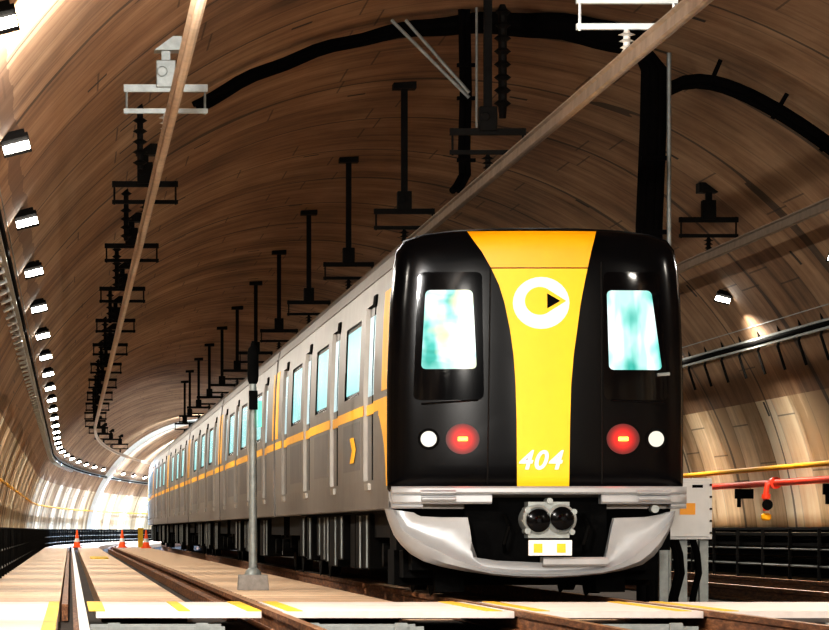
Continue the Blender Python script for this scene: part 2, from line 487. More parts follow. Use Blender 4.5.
# second insulator drop gear along left conductor
def make_gear(i, s):
    t = thing('feeder_insulator', 'black insulator with cable loop beside the left conductor rail, %s from the camera' % ordn(i), 'insulator', P(s, .80, 4.6), 0, 'feeder insulators on the left')
    pr = [(.02,1.0)]
    for k in range(6):
        z = .92-.12*k
        pr += [(.035,z),(.085,z-.03),(.035,z-.06)]
    pr += [(.03,.22)]
    MB().lathe(pr, (0,0,0), 'z', 10).build('insulator_stack', M['dark_or_shaded_steel'], t)
    zt = bore(.80)-4.6
    if zt > 1.02: MB().tube([(0,0,.98),(0,0,zt-.01)], .02).build('rod', M['dark_or_shaded_steel'], t)
    return t
for i in range(9):
    make_gear(i, 44.5+11.05*i) if i == 0 else make_gear(i, 44.5+11.05*i)

# ------------------------------------------------------------------ black cable arch, drops
def ringpt(a, r, s=47.5):
    return (CX+r*math.sin(a), s, r*math.cos(a))
def ang(lat, z): return math.atan2(lat-CX, z)
b = MB()
a0, a1 = ang(1.35, 6.15), ang(6.95, 6.4)
for dr, ds, r in ((.15,0,.095),(.21,.08,.085),(.11,.2,.07)):
    pts = [ringpt(a0+(a1-a0)*i/28, RT-dr-.015*math.sin(i*1.3), 47.5+ds) for i in range(29)]
    rad = [r*(.5 + 1.35*max(0, (i-11)/17)) for i in range(29)]
    b.tube(pts, r, 8, radii=rad)
tag(b.build('cable_bundle', M['cable'], smooth=True), 'thick black cable bundle arching across the tunnel ceiling', 'cable')
b = MB()
for k in range(3):
    x = 6.98+.09*k
    b.tube([(6.85,47.5,6.62),(6.93+.03*k,47.5,6.55),(x+.05,47.52,6.3),(x+.04,47.55,5.6),(x-.01,47.55,4.4),(x,47.55,2.5),(x,47.55,0.3),(x,47.55,-.2)], .075+.012*(k==1), 10)
for z in (1.0,2.2,3.4,4.3,5.2):
    b.box((6.95,47.4,z),(7.3,47.5,z+.05))
tag(b.build('cable_bundle', M['cable'], smooth=True), 'vertical thick black cable bundle standing behind the train roof', 'cable')
b = MB().tube([(7.28,47.4,-.2),(7.28,47.4,6.5)], .028, 10)
tag(b.build('support_pole', M['galv'], smooth=True), 'thin grey steel pole right of the vertical black cable bundle', 'pole')
b = MB()
a0, a1 = ang(7.25, 6.0), ang(9.95, 3.6)
for dr, ds, r in ((.25,0,.06),(.32,.08,.05)):
    pts = []
    for i in range(25):
        t = i/24; pts.append(ringpt(a0+(a1-a0)*t, RT-dr-.35*math.exp(-t*14), 47.5+ds))
    b.tube(pts, r, 8)
for t in (.12,.34,.52,.68,.80,.90,.98):
    a = a0+(a1-a0)*t; p = ringpt(a, RT-.05); q = ringpt(a, RT-.40)
    b.tube([p, q], .03, 6)
tag(b.build('cable_bundle', M['cable'], smooth=True), 'black cable bundle curving down the upper right of the lining', 'cable')
# feeder drop and struts beside the second hanger
b = MB()
for k, r in ((0,.045),(.07,.035)):
    b.tube([(4.74+k,47.2,7.0),(4.76+k,47.2,6.0),(4.74+k,47.2,5.3),(4.75+k,47.2,5.0),(4.66+k,47.0,4.85),(4.6+k,46.9,4.78)], r, 8)
for z in (5.15,5.5,5.9,6.3): b.box((4.68,47.1,z),(4.9,47.2,z+.04))
tag(b.build('feeder_cable', M['cable'], smooth=True), 'black feeder cable dropping from the ceiling to the conductor rail', 'cable')
for k, (lab) in enumerate(('upper of the two slanted grey struts under the ceiling', 'lower of the two slanted grey struts under the ceiling')):
    b = MB().tube([(4.05-.17*k,47.1,6.86),(4.82,47.1,5.98-.06*k)], .022, 8)
    tag(b.build('strut', M['galv']), lab, 'strut', 'ceiling struts')
b = MB().tube([(4.90,47.0,5.55),(4.90,47.0,7.0)], .016, 8)
tag(b.build('conduit', M['galv']), 'thin pale conduit beside the black feeder cable', 'conduit')
# feeder gear on second hanger (stacked insulators)
b = MB(); pr = [(.03,1.75)]
for k in range(8):
    z = 1.70-.15*k; pr += [(.05,z),(.10,z-.04),(.05,z-.08)]
pr += [(.04,.44)]
b.lathe(pr, (4.98,44.9,5.0), 'z', 10); tag(b.build('feeder_insulator', M['dark_or_shaded_steel']), 'tall black stacked insulator beside the second hanger over the train', 'insulator')
# ------------------------------------------------------------------ lamps
def make_flood(side, label, group):
    t = thing('floodlight', label, 'floodlight', (0,0,0), 0, group)
    d = side        # +1: light faces +x (left wall), -1: faces -x
    b = MB(); b.box((-.05,.10,-.02),(.05,.16,.10)); b.tube([(-.11*d,.14,.02),(-.10*d,.14,.06),(0,.13,.04)], .02, 8)
    b.build('bracket', M['dark_or_shaded_steel'], t)
    from mathutils import Matrix, Vector
    R = Matrix.Rotation(math.radians(-14)*d, 4, 'Y') @ Matrix.Rotation(math.radians(-42), 4, 'X')
    def rot(mb):
        mb.v = [tuple(R @ Vector(v)) for v in mb.v]; return mb
    b = MB(); b.box((-.125,-.10,-.02),(.125,.10,.03)); b.box((-.10,-.10,.03),(.10,.10,.08))
    for k in range(-2,3): b.box((-.09,k*.035-.004,.08),(.09,k*.035+.004,.11))
    rot(b).build('housing', M['dark_or_shaded_steel'], t, bevel=.008)
    b = MB(); b.box((-.115,-.04,-.04),(.115,.04,-.018)); rot(b).build('lamp_lens', M['lamp'], t)
    return t
def area(loc, aim, power, size=.35, col=(1,.93,.80), spread=170):
    from mathutils import Vector
    l = bpy.data.lights.new('flood_or_fill_light', 'AREA'); l.shape = 'SQUARE'; l.size = size
    l.energy = power*.62; l.color = col; l.spread = math.radians(spread)
    o = bpy.data.objects.new('flood_or_fill_light', l); COL.objects.link(o)
    o.location = loc
    dv = Vector(aim) - Vector(loc)
    o.rotation_euler = dv.to_track_quat('-Z', 'Y').to_euler()
    return o
LZ = 4.05
fl = None
NL = 28
ZL_LAT = -.47
for i in range(-3, NL):
    s = 25.7 + 8.26*i
    x, y, z = P(s, ZL_LAT, LZ)
    h = heading(s)
    if s > 25:
        if fl is None:
            fl = make_flood(1, '', 'floodlights in a row on the left wall')
            fl.location = (x,y,z); fl['label'] = 'lit floodlight on the left wall, nearest the camera, at the top left edge'
        else:
            dup(fl, (x,y,z), -h, 'lit floodlight on the left tunnel wall, %s of its row from the camera' % ordn(i))
    cool = s > 165  # far lamps tinted blue and boosted to stand in for haze
    col = (.50,.70,1) if cool else (1,.93,.82)
    pw = 330 if s > 25 else 620
    if s > 165: pw = 1900
    if i <= 0 or True:
        p = P(s, ZL_LAT+.05, LZ-.12); a = P(s, 2.2, .2)
        area(p, a, pw, .3, col)
fr = make_flood(-1, 'lit floodlight on the right tunnel wall above the cable tray', 'floodlights on the right wall')
RZ = 4.42
fr.location = P(62.6, 10.48, RZ)
for s, lab in ((53.3,'lit floodlight high on the right wall, nearest the camera'),):
    dup(fr, P(s, 10.48, RZ), 0, lab)
for i in range(-5, 25):
    s = 53.3 + 9.3*i
    if s > 290: break
    area(P(s, 10.45, RZ-.12), P(s, 9.2, -.2), 480 if s < 180 else 1000, .3, (1,.93,.82) if s < 180 else (.50,.70,1))

# ------------------------------------------------------------------ cable trays on the walls
def tray(side, label, s0, s1):
    t = thing('cable_tray', label, 'cable tray', P(0, 0, 0), 0)
    L = (lambda l: l) if side > 0 else (lambda l: 2*CX - l)
    ss = srange(s0, s1, 4.0)
    b = MB()
    for lat, z in ((11.02,3.64),(11.02,3.76),(11.0,3.98)):
        l0, l1 = sorted((L(lat-.03), L(lat+.03))); b.rect_sweep(l0, l1, z-.018, z+.018, ss)
    b.build('side_rail', M['galv'], t)
    b = MB()
    for lat, z in ((10.98,3.70),(11.03,3.70)):
        pts = [P(s, L(lat), z) for s in ss]; b.tube(pts, .03, 6)
    b.build('cables', M['cable'], t)
    i = 0; s = s0+.6; first = None
    while s < min(s1, 215):
        if first is None:
            b = MB()
            sg = 1 if side > 0 else -1
            b.tube([(-.04*sg,0,.32),(.02*sg,0,-.02),(-.02*sg,0,-.15),(.10*sg,0,-.52 if sg > 0 else -.2)], .024, 6)
            b.box((min(-.06*sg,.14*sg),-.03,-.06),(max(-.06*sg,.14*sg),.03,-.02))
            first = b.build('bracket', M['dark_or_shaded_steel' if side > 0 else 'galv_lit'], t); first.location = P(s, L(11.06), 3.72)  # left brackets pale: bright lamp reflections put into their colour
        else:
            c = first.copy(); COL.objects.link(c); c.parent = t; c.location = P(s, L(11.06), 3.72)
        s += 1.75; i += 1
        if i >= 98: break
    return t
tray(1, 'galvanised cable tray with dark brackets along the right wall', 20, 200)
tray(-1, 'cable tray with brackets coloured as lit along the left wall below the floodlights', 20, 290)

# low cable racks at the foot of each wall
def low_rack(side, label, s0, s1):
    t = thing('cable_rack', label, 'cable rack', (0,0,0), 0)
    L = (lambda l: l) if side > 0 else (lambda l: 2*CX - l)
    ss = srange(s0, s1, 4.0)
    latf = 11.35
    for z, m in ((.66,'dark_or_shaded_steel'),(.50,'cable'),(.34,'cable'),(.17,'dark_or_shaded_steel'),(.02,'cable')):
        b = MB(); l0, l1 = sorted((L(latf), L(latf+.55)))
        b.rect_sweep(l0, l1, z-.05, z, ss); b.build('shelf', M[m], t)
        b = MB()
        for k in range(3): b.tube([P(s, L(latf+.1+.16*k), z+.045) for s in ss], .045, 6)
        b.build('cables', M['cable'], t)
    l0, l1 = sorted((L(latf+.6), L(latf+.66)))
    MB().rect_sweep(l0, l1, -.3, .7, ss).build('back_plate', M['black'], t)
    MB().tube([P(s, L(latf-.02), .40) for s in ss], .018, 6).build('pale_conduit', M['galv'], t)
    MB().tube([P(s, L(latf-.02), .14) for s in ss], .022, 6).build('pale_conduit', M['galv'], t)
    first = None; s = s0+.5; n = 0
    while s < s1 and n < 90:
        if first is None:
            l0, l1 = sorted((L(latf-.06)-L(latf), L(latf-.01)-L(latf)))
            first = MB().box((l0,-.03,-.95),(l1,.03,.06)).build('upright', M['dark_or_shaded_steel'], t); first.location = P(s, L(latf), .66)
        else:
            c = first.copy(); COL.objects.link(c); c.parent = t; c.location = P(s, L(latf), .66)
        s += 2.4; n += 1
low_rack(1, 'low black cable rack at the foot of the right wall', 20, 120)
low_rack(-1, 'long low black cable rack at the foot of the left wall', 20, 290)

# pipes
def pipe(lat, z, r, mat, s0, s1, name, label, cat='pipe'):
    b = MB().tube([P(s, lat, z) for s in srange(s0, s1, 4.0)], r, 10)
    return tag(b.build(name, mat, smooth=True), label, cat)
pipe(11.68, 1.73, .045, M['yellow_side'], 20, 130, 'yellow_pipe', 'yellow pipe along the right wall above the red pipe')
pipe(-1.50, 1.78, .035, M['yellow_side'], 20, 280, 'yellow_pipe', 'thin yellow pipe along the left wall')
t = thing('fire_main', 'red fire water pipe with a hydrant valve on the right wall', 'pipe', (0,0,0), 0)
MB().tube([(11.75,s,1.485) for s in srange(20,130,4)], .058, 12).build('pipe', M['red_pipe'], t, smooth=True)
b = MB().tube([(11.72,65,1.5),(11.62,65,1.45),(11.60,65,1.30),(11.60,65,1.02)], .05, 12)
b.lathe([(.075,0),(.075,.08)], (11.6,65,1.22)); b.lathe([(.10,-.1),(.10,.1)], (11.75,65,1.485), 'y', 14)
b.build('hydrant_branch', M['red_pipe'], t, smooth=True)
MB().lathe([(.06,0),(.085,.03),(.085,.09),(.05,.12)], (11.6,65,.86)).build('hydrant_cap', M['yellow_side'], t)
MB().lathe([(.09,0),(.09,.02)], (11.6,64.85,1.12), 'y', 14).build('valve_wheel', M['black'], t)
for s in (46.5,51.5,56.5,60.5,68.5,73):
    MB().box((11.68,s-.04,1.25),(12.0,s+.04,1.42)).box((11.72,s-.03,1.1),(11.78,s+.03,1.3)).build('pipe_bracket', M['black'], t)
# right wall plinth ledge
MB().rect_sweep(11.55, 12.25, -.2, .74, srange(20,280,4)).build('trim_4', M['wall'], kind='structure')
MB().rect_sweep(CX-RT, CX-RT+.25, -.2, .74, srange(20,290,4)).build('trim_5', M['wall'], kind='structure')

# white collar ring at the bright section far down the tunnel
def collar(name, s, w, dr, mat):
    b = MB(); n = 40; rows = []
    for ss in (s, s+w):
        row = []
        for i in range(n+1):
            a = -PI/2 + PI*i/n; row.append(P(ss, CX+(RT-dr)*math.sin(a), (RT-dr)*math.cos(a)))
        rows.append(row)
    outer = []
    for i in range(n+1):
        a = -PI/2 + PI*i/n; outer.append(P(s, CX+(RT+.02)*math.sin(a), (RT+.02)*math.cos(a)))
    b.grid([outer]+rows); b.build(name, mat, kind='structure', smooth=True)
collar('trim_6', 222, 2.0, .22, M['white_paint'])
for k in range(6):  # cool lights added for the distant bluish glow, no fixtures there
    area(P(228+14*k, CX-2, 6.2), P(232+14*k, CX-5, 1), 2600, .8, (.60,.80,1))
area(P(214, CX, 6.3), P(230, -1, 1), 800, .8, (.8,.95,1))

# small blue signs on the left wall
for s, lab in ((40.8,'small blue sign plate on the left wall, nearer one'),(52.0,'small blue sign plate on the left wall, farther one')):
    zz = 1.05
    o = MB().box((-.015,-.12,-.09),(.02,.12,.09)).build('sign_plate', M['blue_sign']); o.location = (-1.66, s, 1.2)
    tag(o, lab, 'sign', 'blue wall signs')

# ------------------------------------------------------------------ cones, plates, mast, cabinet
def cone(lat, s, label):
    t = thing('traffic_cone', label, 'traffic cone', P(s, lat, 0.02))
    MB().box((-.19,-.19,0),(.19,.19,.04)).build('base', M['cone'], t, bevel=.01)
    MB().lathe([(.14,.04),(.105,.22)], n=18).lathe([(.078,.36),(.05,.50),(.03,.66),(.022,.68)], n=18).build('cone_body', M['cone'], t, smooth=True)
    MB().lathe([(.106,.22),(.079,.36)], n=18).build('reflective_band', M['white_paint'], t, smooth=True, label='white reflective band')
cone(.27, 150, 'orange traffic cone with white band beside the bright rail, leftmost of the cones')
cone(2.02, 151, 'orange traffic cone with white band in the middle, between the tracks')
cone(2.85, 146, 'orange traffic cone with white band, half hidden beside the last carriage')
o = MB().box((-.22,-2.5,0),(.22,2.5,.03)).build('floor_plate', M['yellow_paint'], bevel=.005); o.location = (.72, 97, 0)
tag(o, 'yellow plate lying between the rails of the left track', 'plate')
o = MB().box((-.10,-.1,0),(.10,.1,.7)).box((-.12,-.12,.7),(.12,.12,.78)).build('yellow_post', M['yellow_paint']); o.location = P(156, 2.80, 0)
tag(o, 'short yellow post standing beside the far end of the train', 'post')

t = thing('signal_mast', 'grey signal mast on a concrete block left of the train, black signal head on top', 'signal', (2.13, 45.4, 0))
b = MB(); b.add([(-.18,-.18,0),(.18,-.18,0),(.18,.18,0),(-.18,.18,0),(-.165,-.165,.18),(.165,-.165,.18),(.165,.165,.18),(-.165,.165,.18)],
      [(0,3,2,1),(4,5,6,7),(0,1,5,4),(1,2,6,5),(2,3,7,6),(3,0,4,7)])
b.build('footing', M['conc_block'], t, bevel=.01)
MB().lathe([(.10,.18),(.09,.22),(.05,.26),(.046,1.0),(.042,2.42)], n=14).build('pole', M['galv'], t, smooth=True)
b = MB(); b.lathe([(.045,2.40),(.062,2.44),(.066,2.5),(.066,2.76),(.055,2.81),(.03,2.84),(.015,2.9)], n=14)
b.build('signal_head', M['black'], t, smooth=True)
MB().box((-.05,-.10,2.10),(.05,-.04,2.32)).build('junction_box', M['black'], t)
MB().box((.06,-.06,1.9),(.10,.06,2.2)).build('green_lens_box', plain('green_lens', (.05,.6,.4), .3, 0, .1, 4, emis=(.1,.8,.5), es=.6), t, label='small green lit lens box')

t = thing('trackside_cabinet', 'pale grey trackside cabinet on posts right of the train front', 'cabinet', (6.42, 40.8, 0))
b = MB().box((-.27,-.17,.60),(.27,.17,1.24)); b.build('cabinet_body', M['cab_grey'], t, bevel=.012)
d = MB().box((-.24,-.19,.63),(.24,-.17,1.21)).build('cabinet_door', M['cab_grey'], t, bevel=.006)
b = MB()
for k in range(5):
    for sx in (-.255,.255): b.box((sx-.012,-.185,.66+.125*k),(sx+.012,-.17,.68+.125*k))
b.build('bolt', M['dark_or_shaded_steel'], t)
MB().box((.06,-.195,1.14),(.17,-.19,1.17)).build('name_slot', M['black'], d)
MB().box((-.07,-.197,.86),(.09,-.19,.98)).build('warning_label', M['orange_sign'], d, label='orange warning label')
for sx in (-.22, -.02, .20):
    MB().box((sx-.04,-.05,-.18),(sx+.05,.05,.60)).build('post', M['galv'], t)
b = MB()
for k, sx in enumerate((-.14,-.10,.08)):
    b.tube([(sx,-.05,.62),(sx+.05,-.07,.45),(sx+.07,-.06,.25),(sx+.01,-.04,0),(sx,0,-.15)], .035, 8)
b.build('cable', M['cable'], t, smooth=True)
# post right behind cabinet
o = MB().box((-.05,-.05,-.18),(.05,.05,.62)).build('steel_post', M['galv']); o.location = (6.95, 43.0, 0)
tag(o, 'short galvanised post just right of the trackside cabinet', 'post')

# ------------------------------------------------------------------ TRAIN
TX, TD = 4.6, 38.3
train = thing('metro_train', 'silver metro train with black nose and yellow centre stripe', 'train', (TX, TD, 0))
PROF = [(1.44,.91),(1.455,1.22),(1.455,1.6),(1.455,2.17),(1.44,2.6),(1.425,2.98),(1.415,3.07),(1.395,3.3),(1.365,3.45),(1.29,3.55),(1.1,3.61),(.8,3.645),(.4,3.662),(0,3.668)]
def half(z):
    if z <= PROF[0][1]: return PROF[0][0]
    for (x0,z0),(x1,z1) in zip(PROF, PROF[1:]):
        if z0 <= z <= z1: return x0+(x1-x0)*(z-z0)/(z1-z0) if z1 > z0 else x1
    return 0
# front surface
ZC = 2.1
OUT = []
for x, z in PROF:
    if z >= 1.1: OUT.append((x, z))
OUT = [(0,1.05),(.7,1.05),(1.2,1.05),(1.40,1.05),(1.45,1.10)] + [p for p in OUT]
def dense(poly, step=.05):
    o = []
    for (a, b_), (c, d_) in zip(poly, poly[1:]):
        n = max(1, int(math.hypot(c-a, d_-b_)/step))
        for i in range(n): o.append((a+(c-a)*i/n, b_+(d_-b_)*i/n))
    o.append(poly[-1]); return o
OUTD = dense(OUT)
OUTA = [(math.atan2(x, z-ZC), math.hypot(x, z-ZC)) for x, z in OUTD]   # angle from +z
OUTA.sort()
def rmax(a):
    a = abs(a)
    for (a0,r0),(a1,r1) in zip(OUTA, OUTA[1:]):
        if a0 <= a <= a1: return r0+(r1-r0)*(a-a0)/max(1e-9, a1-a0)
    return OUTA[-1][1] if a > OUTA[-1][0] else OUTA[0][1]
def F(x, z):
    """depth of the nose surface behind its foremost plane"""
    r = math.hypot(x, z-ZC); t = min(1.0, r/rmax(math.atan2(abs(x), z-ZC)))
    d = .12*(abs(x)/1.45)**2
    d += .15*(1-math.sqrt(max(0, 1-t**16)))
    if z > 3.0: d += .0*((z-3.0)/.67)**2
    return d
OUTD = [(x*1.006, z+(.012 if z > 3.4 else 0)) for x, z in OUTD]
full = [(-x, z) for x, z in reversed(OUTD)] + OUTD[1:]
# closed polar grid
rs = [0,.15,.3,.45,.6,.72,.8,.86,.9,.93,.955,.972,.985,.993,.998,1.0]
loop = [(x, z) for x, z in OUTD] + [(-x, z) for x, z in reversed(OUTD[1:-1])]
b = MB(); n = len(loop)
for r in rs[1:]:
    for x, z in loop:
        xx, zz = x*r, ZC+(z-ZC)*r
        b.v.append((xx, F(xx, zz), zz))
for x, z in loop: b.v.append((x, .30, z))
b.v.append((0, F(0, ZC), ZC)); cidx = len(b.v)-1
R_ = len(rs)
for i in range(R_-1):
    for k in range(n):
        k2 = (k+1) % n
        b.f.append((i*n+k, i*n+k2, (i+1)*n+k2, (i+1)*n+k)); b.m.append(0)
for k in range(n): b.f.append((cidx, (k+1) % n, k)); b.m.append(0)
mask = b.build('nose_shell', M['black_gloss'], train, smooth=True)

def fx(px, py):
    """photo measurement -> point of the nose (x, z)"""
    y = 0
    for _ in range(4):
        S = 3900/(TD+y); x = (px-70)/S - TX; z = .7+(530-py)/S; y = F(x, z)
    return x, z
def patch(rows, ncol=12, off=.012, thick=.03, mi=0, mb=None):
    """rows: (z, xl, xr)"""
    b = mb or MB(); g = []
    for z, xl, xr in rows:
        g.append([(xl+(xr-xl)*k/ncol, F(xl+(xr-xl)*k/ncol, z)-off, z) for k in range(ncol+1)])
    b.grid(g, mi)
    # skirts
    ring = g[0] + [r[-1] for r in g[1:]] + list(reversed(g[-1][:-1])) + [r[0] for r in reversed(g[1:-1])]
    ring.append(ring[0])
    b.grid([ring, [(x, y+thick, z) for x, y, z in ring]], mi)
    return b
def rquad(tl, tr, br, bl, r=.05, n=24):
    """rounded quad rows from 4 corners (x,z)"""
    rows = []
    z1 = (tl[1]+tr[1])/2; z0 = (bl[1]+br[1])/2; H = z1-z0
    ts = [0,.15,.4,.7,1]
    hs = [r*t for t in ts] + [r+(H-2*r)*i/n for i in range(1, n)] + [H-r*t for t in reversed(ts)]
    for h in hs:
        t = h/H
        xl = bl[0]+(tl[0]-bl[0])*t; xr = br[0]+(tr[0]-br[0])*t
        e = min(h, H-h)
        ins = r-math.sqrt(max(0, r*r-(r-e)**2)) if e < r else 0
        rows.append((z0+h, xl+ins, xr-ins))
    return rows
def fq(p): return [fx(*q) for q in p]

# yellow centre panel
L_ = [(231.5,467),(240,473),(252,482),(268,491),(285,499),(303,504.5),(330,510),(355,513.5),(385,515.5),(420,516.5),(487,517)]
R_ = [(231.5,596),(240,594),(252,591),(268,587.5),(285,584),(303,580.5),(330,577),(355,573.5),(385,571),(420,570),(487,569)]
def interp(L, y):
    for (a, p), (c, q) in zip(L, L[1:]):
        if a <= y <= c: return p+(q-p)*(y-a)/(c-a)
    return L[-1][1]
def yrows(y0, y1, n):
    rows = []
    for i in range(n+1):
        y = y0+(y1-y0)*i/n
        xl, z = fx(interp(L_, y), y); xr, _ = fx(interp(R_, y), y)
        rows.append((z, xl, xr))
    return rows
patch(yrows(231.5, 267.5, 14), 16, .014).build('upper_stripe_panel', M['orange'], train, smooth=True, label='orange yellow top of the centre stripe')
stripe = patch(yrows(268.7, 487, 40), 12, .014).build('centre_stripe_panel', M['yellow'], train, smooth=True, label='bright yellow centre stripe of the nose')
# gangway door outline seams
b = MB()
for px in (487.5, 602):
    pts = []
    for i in range(20):
        y = 262+(484-262)*i/19
        x, z = fx(px + (3 if px < 500 else -1)*(1-i/19), y); pts.append((x, F(x, z)-.004, z))
    b.tube(pts, .008, 6)
b.build('door_seam', M['dark_or_shaded_steel'], train)

# windscreens
def screen(corners, inner, mat, lab):
    w = patch(rquad(*fq(corners), r=.06), 10, .008).build('windscreen', M['black_glass'], train, smooth=True)
    patch(rquad(*fq(inner), r=.045), 8, .013, .005).build('lit_pane', mat, w, smooth=True, label=lab)
    # wiper
    return w
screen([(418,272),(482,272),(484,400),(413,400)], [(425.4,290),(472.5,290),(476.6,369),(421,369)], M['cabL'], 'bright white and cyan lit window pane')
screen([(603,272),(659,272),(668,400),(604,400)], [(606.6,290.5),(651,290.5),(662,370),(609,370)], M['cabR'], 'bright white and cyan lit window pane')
b = MB()
x, z = fx(657, 375); x2, z2 = fx(669, 374)
b.tube([(x, F(x, z)-.03, z), (x2, F(x2, z2)-.03, z2)], .018, 8)
b.build('wiper', M['galv'], train)
for px0,py0,px1,py1 in ((421,404,478,400),(612,400,664,403)):
    x, z = fx(px0, py0); x2, z2 = fx(px1, py1)
    MB().tube([(x, F(x,z)-.02, z), (x2, F(x2,z2)-.02, z2)], .01, 6).build('wiper', M['black_gloss'], train)

def disc(cx, cz, r, off, mat, name, parent, rx=None, n=32, nr=4, label=None, thick=.02):
    rx = rx or r; b = MB()
    for j in range(1, nr+1):
        for k in range(n):
            a = 2*PI*k/n; x, z = cx+rx*j/nr*math.cos(a), cz+r*j/nr*math.sin(a)
            b.v.append((x, F(x, z)-off, z))
    for k in range(n):
        a = 2*PI*k/n; x, z = cx+rx*math.cos(a), cz+r*math.sin(a); b.v.append((x, F(x, z)-off+thick, z))
    b.v.append((cx, F(cx, cz)-off, cz)); ci = len(b.v)-1
    for j in range(nr):
        for k in range(n):
            k2 = (k+1) % n; b.f.append((j*n+k, j*n+k2, (j+1)*n+k2, (j+1)*n+k)); b.m.append(0)
    for k in range(n): b.f.append((ci, k, (k+1) % n)); b.m.append(0)
    # centre the object origin on the disc
    y0 = F(cx, cz)-off
    b.v = [(x-cx, y-y0, z-cz) for x, y, z in b.v]
    o = b.build(name, mat, parent, smooth=True, label=label); o.location = (cx, y0, cz)
    return o
for px in (428.5, 656):
    x, z = fx(px, 439)
    h = disc(x, z, .105, .012, M['black'], 'headlight', train)
    o = disc(x, z, .078, .02, M['headlamp'], 'headlight_lens', h, label='round cream headlamp glass'); o.location = (0, -.01, 0)
for px in (462.5, 623):
    x, z = fx(px, 439)
    h = disc(x, z, .15, .014, M['tail'], 'tail_light', train, rx=.165, label='red tail light with its painted halo')
    c = MB().box((-.05,-.03,-.022),(.05,-.005,.022)).build('tail_light_core', M['tl_core'], h, bevel=.008)
    l = bpy.data.lights.new('tail_glow', 'POINT'); l.energy = 2.2; l.color = (1,.03,.01); l.shadow_soft_size = .05
    lo = bpy.data.objects.new('tail_glow', l); COL.objects.link(lo); lo.location = (TX+x, TD+F(x, z)-.16, z)
# white ring emblem with triangle
ex, ez = fx(541, 303)
em = disc(ex, ez, .255, .018, M['white_paint'], 'emblem', train, rx=.278, label='white ring emblem with a black triangle')
def flat_on_nose(pts, off, name, mat, parent, sub=True):
    """small polygon laid on the nose; pts (x,z) absolute; stored relative to the emblem"""
    b = MB(); cx = sum(p[0] for p in pts)/len(pts); cz = sum(p[1] for p in pts)/len(pts)
    b.v = [(x, F(x, z)-off, z) for x, z in pts] + [(x, F(x, z)-off+.01, z) for x, z in pts] + [(cx, F(cx, cz)-off, cz)]
    n = len(pts)
    for k in range(n):
        k2 = (k+1) % n
        b.f += [(2*n, k, k2), (k, k+n, k2+n, k2)]; b.m += [0, 0]
    y0 = F(ex, ez)-.018
    b.v = [(x-ex, y-y0, z-ez) for x, y, z in b.v]
    return b.build(name, mat, parent, smooth=False)
cx_, cz_ = fx(539.5, 301)
r_ = .137
tipx, tipz = fx(566, 301)
pts = []
for k in range(29):
    a = math.radians(48 + (312-48)*k/28); pts.append((cx_+r_*math.cos(a)*1.06, cz_+r_*math.sin(a)))
pts.append((tipx, tipz))
flat_on_nose(pts, .024, 'emblem_centre', M['yellow'], em)
flat_on_nose([fx(547, 293.5), fx(547, 308.5), fx(560, 301)], .030, 'emblem_triangle', M['black'], em)
# number 404
def text(s, size, loc, mat, parent, name, shear=.3, off=.0):
    cu = bpy.data.curves.new(name, 'FONT'); cu.body = s; cu.size = size; cu.align_x = 'CENTER'; cu.align_y = 'CENTER'
    cu.shear = shear; cu.extrude = .004; cu.offset = off; cu.space_character = 1.12
    o = bpy.data.objects.new(name, cu); COL.objects.link(o)
    bpy.context.view_layer.update()
    me = bpy.data.meshes.new_from_object(o.evaluated_get(bpy.context.evaluated_depsgraph_get()))
    bpy.data.objects.remove(o)
    o = bpy.data.objects.new(name, me); COL.objects.link(o); me.materials.clear(); me.materials.append(mat)
    o.rotation_euler = (PI/2, 0, 0); o.location = loc; o.parent = parent
    return o
tx, tz = fx(543.5, 461)
tx -= .045
text('404', .26, (tx, F(tx, tz)-.022, tz), M['white_paint'], train, 'fleet_number', .28, .006)

# bumper beam
def G3(px, py, dy=0):
    x, z = fx(px, py); return x, z
bm_ = MB()
def front_box(px0, py0, px1, py1, out, mb, n=14):
    """a bar that follows the nose plan curve and stands proud by `out`"""
    (x0, z1), (x1, z0) = fx(px0, py0), fx(px1, py1)
    xs = [x0+(x1-x0)*k/n for k in range(n+1)]
    base = lambda x: .15*(abs(x)/1.45)**2 + .22*(1-math.sqrt(max(0, 1-min(1, abs(x)/1.5)**18)))
    rows = [[(x, base(x)+.15, z0) for x in xs], [(x, base(x)-out+.02, z0) for x in xs], [(x, base(x)-out, z0+.02) for x in xs],
            [(x, base(x)-out, z1-.02) for x in xs], [(x, base(x)-out+.02, z1) for x in xs], [(x, base(x)+.15, z1) for x in xs]]
    mb.grid(rows)
    for xi in (0, -1):
        mb.add([r[xi] for r in rows], [(0,1,2,3,4,5)])
front_box(391, 486.5, 686, 494.5, .10, bm_, 30)
front_box(391, 494, 489.5, 504, .085, bm_)
front_box(599, 494, 686, 504, .085, bm_)
front_box(391, 503.8, 421, 508.5, .07, bm_)
front_box(668, 503.8, 686, 508.5, .07, bm_)
bm_.build('bumper_beam', M['silver'], train, smooth=True)
for a, c in ((419, 453), (635, 667)):
    b = MB()
    for y in (490, 496.5): front_box(a, y, c, y+5, .13, b, 4)
    b.build('bumper_step', M['silver'], train)

